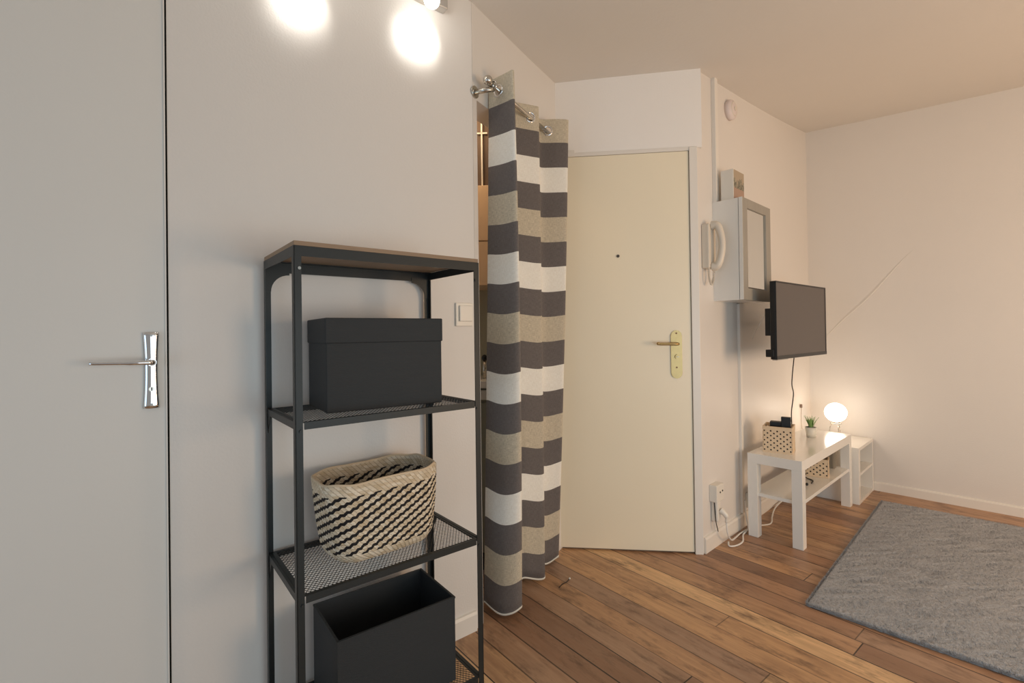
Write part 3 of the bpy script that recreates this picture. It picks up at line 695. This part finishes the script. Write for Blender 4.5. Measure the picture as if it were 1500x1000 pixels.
# ------------------------------------------------------------------ white bench
T0 = Vector((1.4622, 2.4597)); tT = .7356; TL, TD, TH = .926, .269, .4513
def TP(a, b): return Vector((T0.x + a * cos(tT) - b * sin(tT), T0.y + a * sin(tT) + b * cos(tT)))
k = thing('tv_bench', 'glossy white rectangular bench with a lower shelf under the television', 'bench', (T0.x, T0.y, 0), tT)
box('tabletop', (0, TL, 0, TD, TH - .052, TH), WHITE, k, bev=.0012)
for (a, b) in ((0, 0), (TL - .05, 0), (0, TD - .05), (TL - .05, TD - .05)): box('leg', (a, a + .05, b, b + .05, 0, TH - .052), WHITE, k, bev=.001)
box('lower_shelf', (.012, TL - .012, .006, TD - .006, .222, .24), WHITE, k, bev=.001)
# white cube shelf
cA = 1.345; CG = .383; cL = tCD - .018 - cA; cH = .36
k = onC('shelf_unit', 'low white open shelf unit with two compartments in the far corner', 'shelf', cA, CG, 0)
dcu = CG - .02
box('side_panel', (0, .035, 0, dcu, 0, cH - .02), WHITE, k, bev=.001)
box('side_panel', (cL - .018, cL, 0, dcu, 0, cH - .02), WHITE, k, bev=.001)
box('top_panel', (0, cL, -.001, dcu, cH - .02, cH), WHITE, k, bev=.001)
box('shelf_board', (.035, cL - .018, .002, dcu, .178, .194), WHITE, k)
box('bottom_board', (.035, cL - .018, .002, dcu, .0, .018), WHITE, k)
box('back_panel', (.035, cL - .018, dcu - .008, dcu, .018, cH - .02), WHITE, k)
box('latch', (.035, .045, .01, .02, .255, .27), BLACKP, k)
# globe lamp
lp = fr(C0, aC, 1.50, -.225)
k = thing('globe_lamp', 'glowing white globe lamp on the low shelf unit in the far corner', 'lamp', (lp.x, lp.y, cH), 0)
bm = bmesh.new(); sphere(bm, (0, 0, .193), .066, (1, 1, .97), 32, 20); finish('globe', bm, GLOBE, k)
bm = bmesh.new(); cyl(bm, (0, 0, .118), (0, 0, .135), .022); torus(bm, (0, 0, .118), (0, 0, 1), .03, .003); finish('collar', bm, NICKEL, k)
for q in (20, 140, 260):
    bm = bmesh.new(); tube(bm, [(.028 * cos(R(q)), .028 * sin(R(q)), .118), (.05 * cos(R(q)), .05 * sin(R(q)), .003)], .0028, 8); finish('leg', bm, NICKEL, k)
k = onC('lamp_cord', 'short pale cord with a brown switch against the wall behind the glowing globe lamp', 'cord', 1.52, 0, .36)
bm = bmesh.new(); tube(bm, cr([(0, -.01, .205), (0, -.008, .12), (.01, -.01, .05), (.03, -.03, .004)], 6), .0018, 6); finish('cable', bm, mat('tan_cable', (168, 148, 126), .5), k)
box('cord_switch', (-.008, .008, -.016, -.003, .20, .225), mat('brown_plastic', (128, 106, 90), .5), k, bev=.003)
# potted plant
pp = TP(.665, .15)
k = thing('potted_plant', 'small green spiky plant in a white pot on the bench', 'plant', (pp.x, pp.y, TH), 0)
bm = bmesh.new(); tube(bm, [(0, 0, .0005), (0, 0, .03), (0, 0, .062), (0, 0, .062), (0, 0, .055)], [.025, .0285, .033, .029, .028], 28, caps=True); finish('pot', bm, POT, k)
bm = bmesh.new(); cyl(bm, (0, 0, .05), (0, 0, .057), .0285); finish('soil', bm, SOIL, k)
bm = bmesh.new()
for i in range(34):
    a = random.uniform(0, 2 * pi); tilt = random.uniform(.03, .5); L = random.uniform(.05, .082); d = Vector((cos(a), sin(a), 0))
    b0 = d * random.uniform(0, .012) + Vector((0, 0, .055)); side = Vector((-d.y, d.x, 0)); prev = None
    for j in range(6):
        t = j / 5; c = b0 + d * (L * t * sin(tilt) * (.6 + .5 * t)) + Vector((0, 0, L * t * cos(tilt))); wv = .0045 * (1 - t) ** .6 + .0003
        cur = (bm.verts.new(c - side * wv), bm.verts.new(c + Vector((0, 0, .001)) - d * .0012), bm.verts.new(c + side * wv))
        if prev:
            for q in range(2): bm.faces.new((prev[q], prev[q + 1], cur[q + 1], cur[q])).smooth = True
        prev = cur
o = finish('leaves', bm, LEAF, k); md = o.modifiers.new('s', 'SOLIDIFY'); md.thickness = .0008
# woven boxes with holes
def woven_box(name, label, p, z, rz, w_, d_, h_, nx, ny, nrow):
    k = thing(name, label, 'basket', (p.x, p.y, z), rz, 'tan woven boxes with holes')
    bm = bmesh.new(); t = .004
    for fx, (L_, o0, ax) in enumerate(((w_, 0, 'x'), (w_, d_ - t, 'x'), (d_, 0, 'y'), (d_, w_ - t, 'y'))):
        n_ = nx if ax == 'x' else ny; stp = L_ / n_; rst = (h_ - .026) / nrow
        # panel with punched diamond holes on a staggered grid
        NX = n_ * 4; NZ = nrow * 4
        def P3(a, b, c): return (a, o0 + c, b) if ax == 'x' else (o0 + c, a, b)
        for ix in range(n_):
            for iz in range(nrow):
                x0, x1 = ix * stp, (ix + 1) * stp; z0, z1 = .008 + iz * rst, .008 + (iz + 1) * rst
                if fx < 2 and False: pass
                hole = (ix + iz) % 2 == 0 and 0 < ix * 1 + 1 and 0 <= ix < n_
                if not hole: bx4 = P3(x0, z0, 0), P3(x1, z1, t); (a0, b0_, c0), (a1, b1, c1) = bx4; bx(bm, a0, a1, b0_, b1, c0, c1); continue
                cx_, cz_ = (x0 + x1) / 2, (z0 + z1) / 2; r_ = min(stp, rst) * .36
                out = [(x0, z0), (cx_, z0), (x1, z0), (x1, cz_), (x1, z1), (cx_, z1), (x0, z1), (x0, cz_)]
                inn = [(cx_ + r_ * cos(q), cz_ + r_ * sin(q)) for q in [R(-135 + 45 * i) for i in range(8)]]
                for c_ in (0, t):
                    vo = [bm.verts.new(P3(a, b, c_)) for a, b in out]; vi = [bm.verts.new(P3(a, b, c_)) for a, b in inn]
                    for i in range(8): bm.faces.new((vo[i], vo[(i + 1) % 8], vi[(i + 1) % 8], vi[i]))
                    if c_ == 0: v0 = vi
                for i in range(8): bm.faces.new((v0[i], v0[(i + 1) % 8], vi[(i + 1) % 8], vi[i]))
        for zz0, zz1 in ((0, .008), (h_ - .018, h_)):
            (a0, b0_, c0), (a1, b1, c1) = P3(0, zz0, -.001), P3(L_, zz1, t + .001); bx(bm, a0, a1, b0_, b1, c0, c1)
    bx(bm, 0, w_, 0, d_, 0, .003)
    finish('body', bm, TAN, k)
    bm = bmesh.new(); bx(bm, .0055, w_ - .0055, .0055, d_ - .0055, .0035, h_ - .028); finish('lining', bm, BLACKP, k)
    bm = bmesh.new(); zz = h_ - .001
    for d in ((-.002, w_ + .002, -.002, .0055, zz - .006, zz), (-.002, w_ + .002, d_ - .0055, d_ + .002, zz - .006, zz), (-.002, .0055, 0, d_, zz - .006, zz), (w_ - .0055, w_ + .002, 0, d_, zz - .006, zz)): bx(bm, *d, bev=.0015)
    finish('rim', bm, TAN, k)
    return k
b1 = TP(.083, .218); ang1 = R(-35.8)
woven_box('woven_box', 'tan woven box with dark holes holding black remotes on the bench', b1, TH, ang1, .142, .135, .142, 9, 9, 9)
def OB(x, y): return Vector((b1.x + x * cos(ang1) - y * sin(ang1), b1.y + x * sin(ang1) + y * cos(ang1)))
q = OB(.038, .055); k = thing('remote_control', 'black box-shaped device lying lower on the left inside the woven box', 'remote', (q.x, q.y, TH + .1145), ang1, 'black devices in the woven box')
box('body', (-.008, .048, -.012, .03, 0, .048), CARD, k, bev=.002); box('face', (-.004, .044, -.0135, -.012, .005, .043), BLACKP, k)
q = OB(.098, .05); k = thing('remote_control', 'taller black device standing upright on the right inside the woven box', 'remote', (q.x, q.y, TH + .1145), ang1, 'black devices in the woven box')
box('body', (-.012, .034, -.012, .01, 0, .078), CARD, k, bev=.002); box('cap', (-.012, .034, -.0135, .011, .066, .070), BLACKP, k)
b2 = TP(.535, .145)
woven_box('woven_box', 'pale tan woven box on the lower shelf of the bench', b2, .2405, tT - R(78), .115, .10, .108, 7, 5, 6)
q = TP(.34, .10); k = thing('adapter_cable', 'short black cable with plug lying on the bench lower shelf beside the near leg', 'cable', (q.x, q.y, .2405), tT)
bm = bmesh.new(); tube(bm, cr([(-.01, -.02, .006), (.01, .01, .02), (.05, .0, .05), (.09, .03, .03), (.13, .02, .004), (.10, -.02, .004), (.04, -.03, .004)], 8), .003, 8); sphere(bm, (-.012, -.022, .008), .008); finish('cable', bm, CABLEB, k)
q = TP(.815, .07); k = thing('ribbed_box', 'grey ribbed upright box at the far end of the bench lower shelf', 'box', (q.x, q.y, .2405), tT)
RIB = mat('grey_ribbed', (150, 140, 124), .6)
bm = bmesh.new(); bx(bm, 0, .04, 0, .15, 0, .135)
for i in range(14): bx(bm, -.003, 0, .002 + i * .0106, .0075 + i * .0106, 0, .135)
for i in range(4): bx(bm, .002 + i * .0106, .0075 + i * .0106, -.003, 0, 0, .135)
finish('body', bm, RIB, k)

# thin wire lying on the floor
k = thing('wire', 'short thin dark wire with a white tip lying on the floor beside the curtain', 'wire', (.192, 2.137, 0), R(50))
bm = bmesh.new(); tube(bm, cr([(0, 0, .0025), (.03, .004, .0025), (.06, .0, .003), (.085, .004, .003)], 6), .0018, 6); finish('strand', bm, CABLEB, k)
bm = bmesh.new(); sphere(bm, (.09, .004, .0045), .0045); finish('tip', bm, PLAST, k)

# ------------------------------------------------------------------ rug
ra = Vector((1.180, 1.973)); ruga = R(44.1); RL, RW = 1.655, 1.9
def rug_mat():
    m = bpy.data.materials.new('grey_rug'); m.use_nodes = True; t = NT(m); b = t.N['Principled BSDF']
    tc = t.N.new('ShaderNodeTexCoord'); o_ = tc.outputs['Object']
    n1 = t.noise(o_, 5, 5, .65); n2 = t.noise(o_, 260, 3, .7); sx = t.N.new('ShaderNodeSeparateXYZ'); t.L.new(o_, sx.inputs[0])
    X_ = t.m('SUBTRACT', t.m('MULTIPLY', sx.outputs[0], .719), t.m('MULTIPLY', sx.outputs[1], .695)); Y_ = t.m('ADD', t.m('MULTIPLY', sx.outputs[0], .695), t.m('MULTIPLY', sx.outputs[1], .719))
    n3 = t.noise(t.comb(t.m('MULTIPLY', X_, 6), t.m('MULTIPLY', Y_, 26), 0), 1.3, 5, .65)
    c = t.mix(t.m('MULTIPLY', t.m('SUBTRACT', n1, .3), 2.2), lin((196, 197, 200)), lin((238, 238, 238)))
    c = t.mix(t.m('MULTIPLY', t.m('MAXIMUM', t.m('SUBTRACT', n3, .52), 0), 3), c, lin((150, 148, 146)))
    c = t.mix(t.m('MULTIPLY', t.m('SUBTRACT', n2, .35), 1.3), lin((176, 176, 178)), c)
    t.L.new(c, b.inputs['Base Color']); b.inputs['Roughness'].default_value = .95; b.inputs['Specular IOR Level'].default_value = .1; b.inputs['Sheen Weight'].default_value = .3
    t.L.new(t.bump(t.m('ADD', n2, t.m('MULTIPLY', n3, 1.5)), .9, .008), b.inputs['Normal'])
    return m
RUGM = rug_mat()
bm = bmesh.new(); NX, NY = 400, 440
from mathutils import noise as mn
vs = []
for j in range(NY + 1):
    row = []
    for i in range(NX + 1):
        x = RL * i / NX; y = -RW * j / NY
        ed = min(i, NX - i, j, NY - j); ex = .004 * mn.noise(Vector((x * 60, y * 60, 3)))
        z = .015 + .0030 * mn.noise(Vector((x * 88, y * 88, 0))) + .003 * mn.noise(Vector(((x * .719 - y * .695) * 9, (x * .695 + y * .719) * 34, 1)))
        z = max(z, .004)
        if ed == 0: z = .001
        elif ed == 1: z *= .75
        row.append(bm.verts.new((x + (ex if ed == 0 else 0), y + (ex if ed == 0 else 0), z)))
    vs.append(row)
for j in range(NY):
    for i in range(NX): bm.faces.new((vs[j][i], vs[j + 1][i], vs[j + 1][i + 1], vs[j][i + 1])).smooth = True
o = finish('rug', bm, RUGM, loc=(ra.x, ra.y, 0), rz=ruga); tag(o, 'grey short-pile rug lying on the wooden plank floor', 'rug')

# short pile: fine upright fibres over the whole rug
rng = np.random.default_rng(3); NF = 170000
fx = rng.uniform(-.002, RL + .002, NF); fy = -rng.uniform(-.002, RW + .002, NF); fa = rng.uniform(0, 2 * np.pi, NF)
patch = np.sin(fx * 7 + 2 * np.sin(fy * 5)) * .5 + np.sin((fx * .7 - fy) * 11) * .3
lean = .004 * (1 + patch); la = 2.2 + .9 * np.sin(fx * 4 + fy * 6) + rng.normal(0, .7, NF); hh_ = rng.uniform(.004, .0085, NF); wd_ = rng.uniform(.0011, .0019, NF)
zb = np.full(NF, .0105)
NE = 16000; side = rng.integers(0, 4, NE); tt_ = rng.random(NE)   # fibres that spill over the four edges
fx[:NE] = np.where(side < 2, tt_ * RL, np.where(side == 2, 0, RL)); fy[:NE] = np.where(side == 0, 0, np.where(side == 1, -RW, -tt_ * RW))
la[:NE] = np.choose(side, [np.pi / 2, -np.pi / 2, np.pi, 0.]) + rng.normal(0, .5, NE); lean[:NE] = rng.uniform(.004, .009, NE); zb[:NE] = rng.uniform(.002, .012, NE); hh_[:NE] = rng.uniform(0, .003, NE)
V_ = np.empty((NF, 3, 3))
V_[:, 0] = np.stack([fx - np.cos(fa) * wd_, fy - np.sin(fa) * wd_, zb], 1)
V_[:, 1] = np.stack([fx + np.cos(fa) * wd_, fy + np.sin(fa) * wd_, zb], 1)
V_[:, 2] = np.stack([fx + np.cos(la) * lean, fy + np.sin(la) * lean, zb + .002 + hh_], 1)
me = bpy.data.meshes.new('pile'); me.vertices.add(NF * 3); me.vertices.foreach_set('co', V_.reshape(-1)); me.loops.add(NF * 3); me.loops.foreach_set('vertex_index', np.arange(NF * 3, dtype=np.int32))
me.polygons.add(NF); me.polygons.foreach_set('loop_start', np.arange(0, NF * 3, 3, dtype=np.int32)); me.polygons.foreach_set('loop_total', np.full(NF, 3, dtype=np.int32))
me.update(calc_edges=True); me.validate(); me.materials.append(RUGM)
pl = bpy.data.objects.new('pile', me); COL.objects.link(pl); pl.parent = o; pl['kind'] = 'stuff'
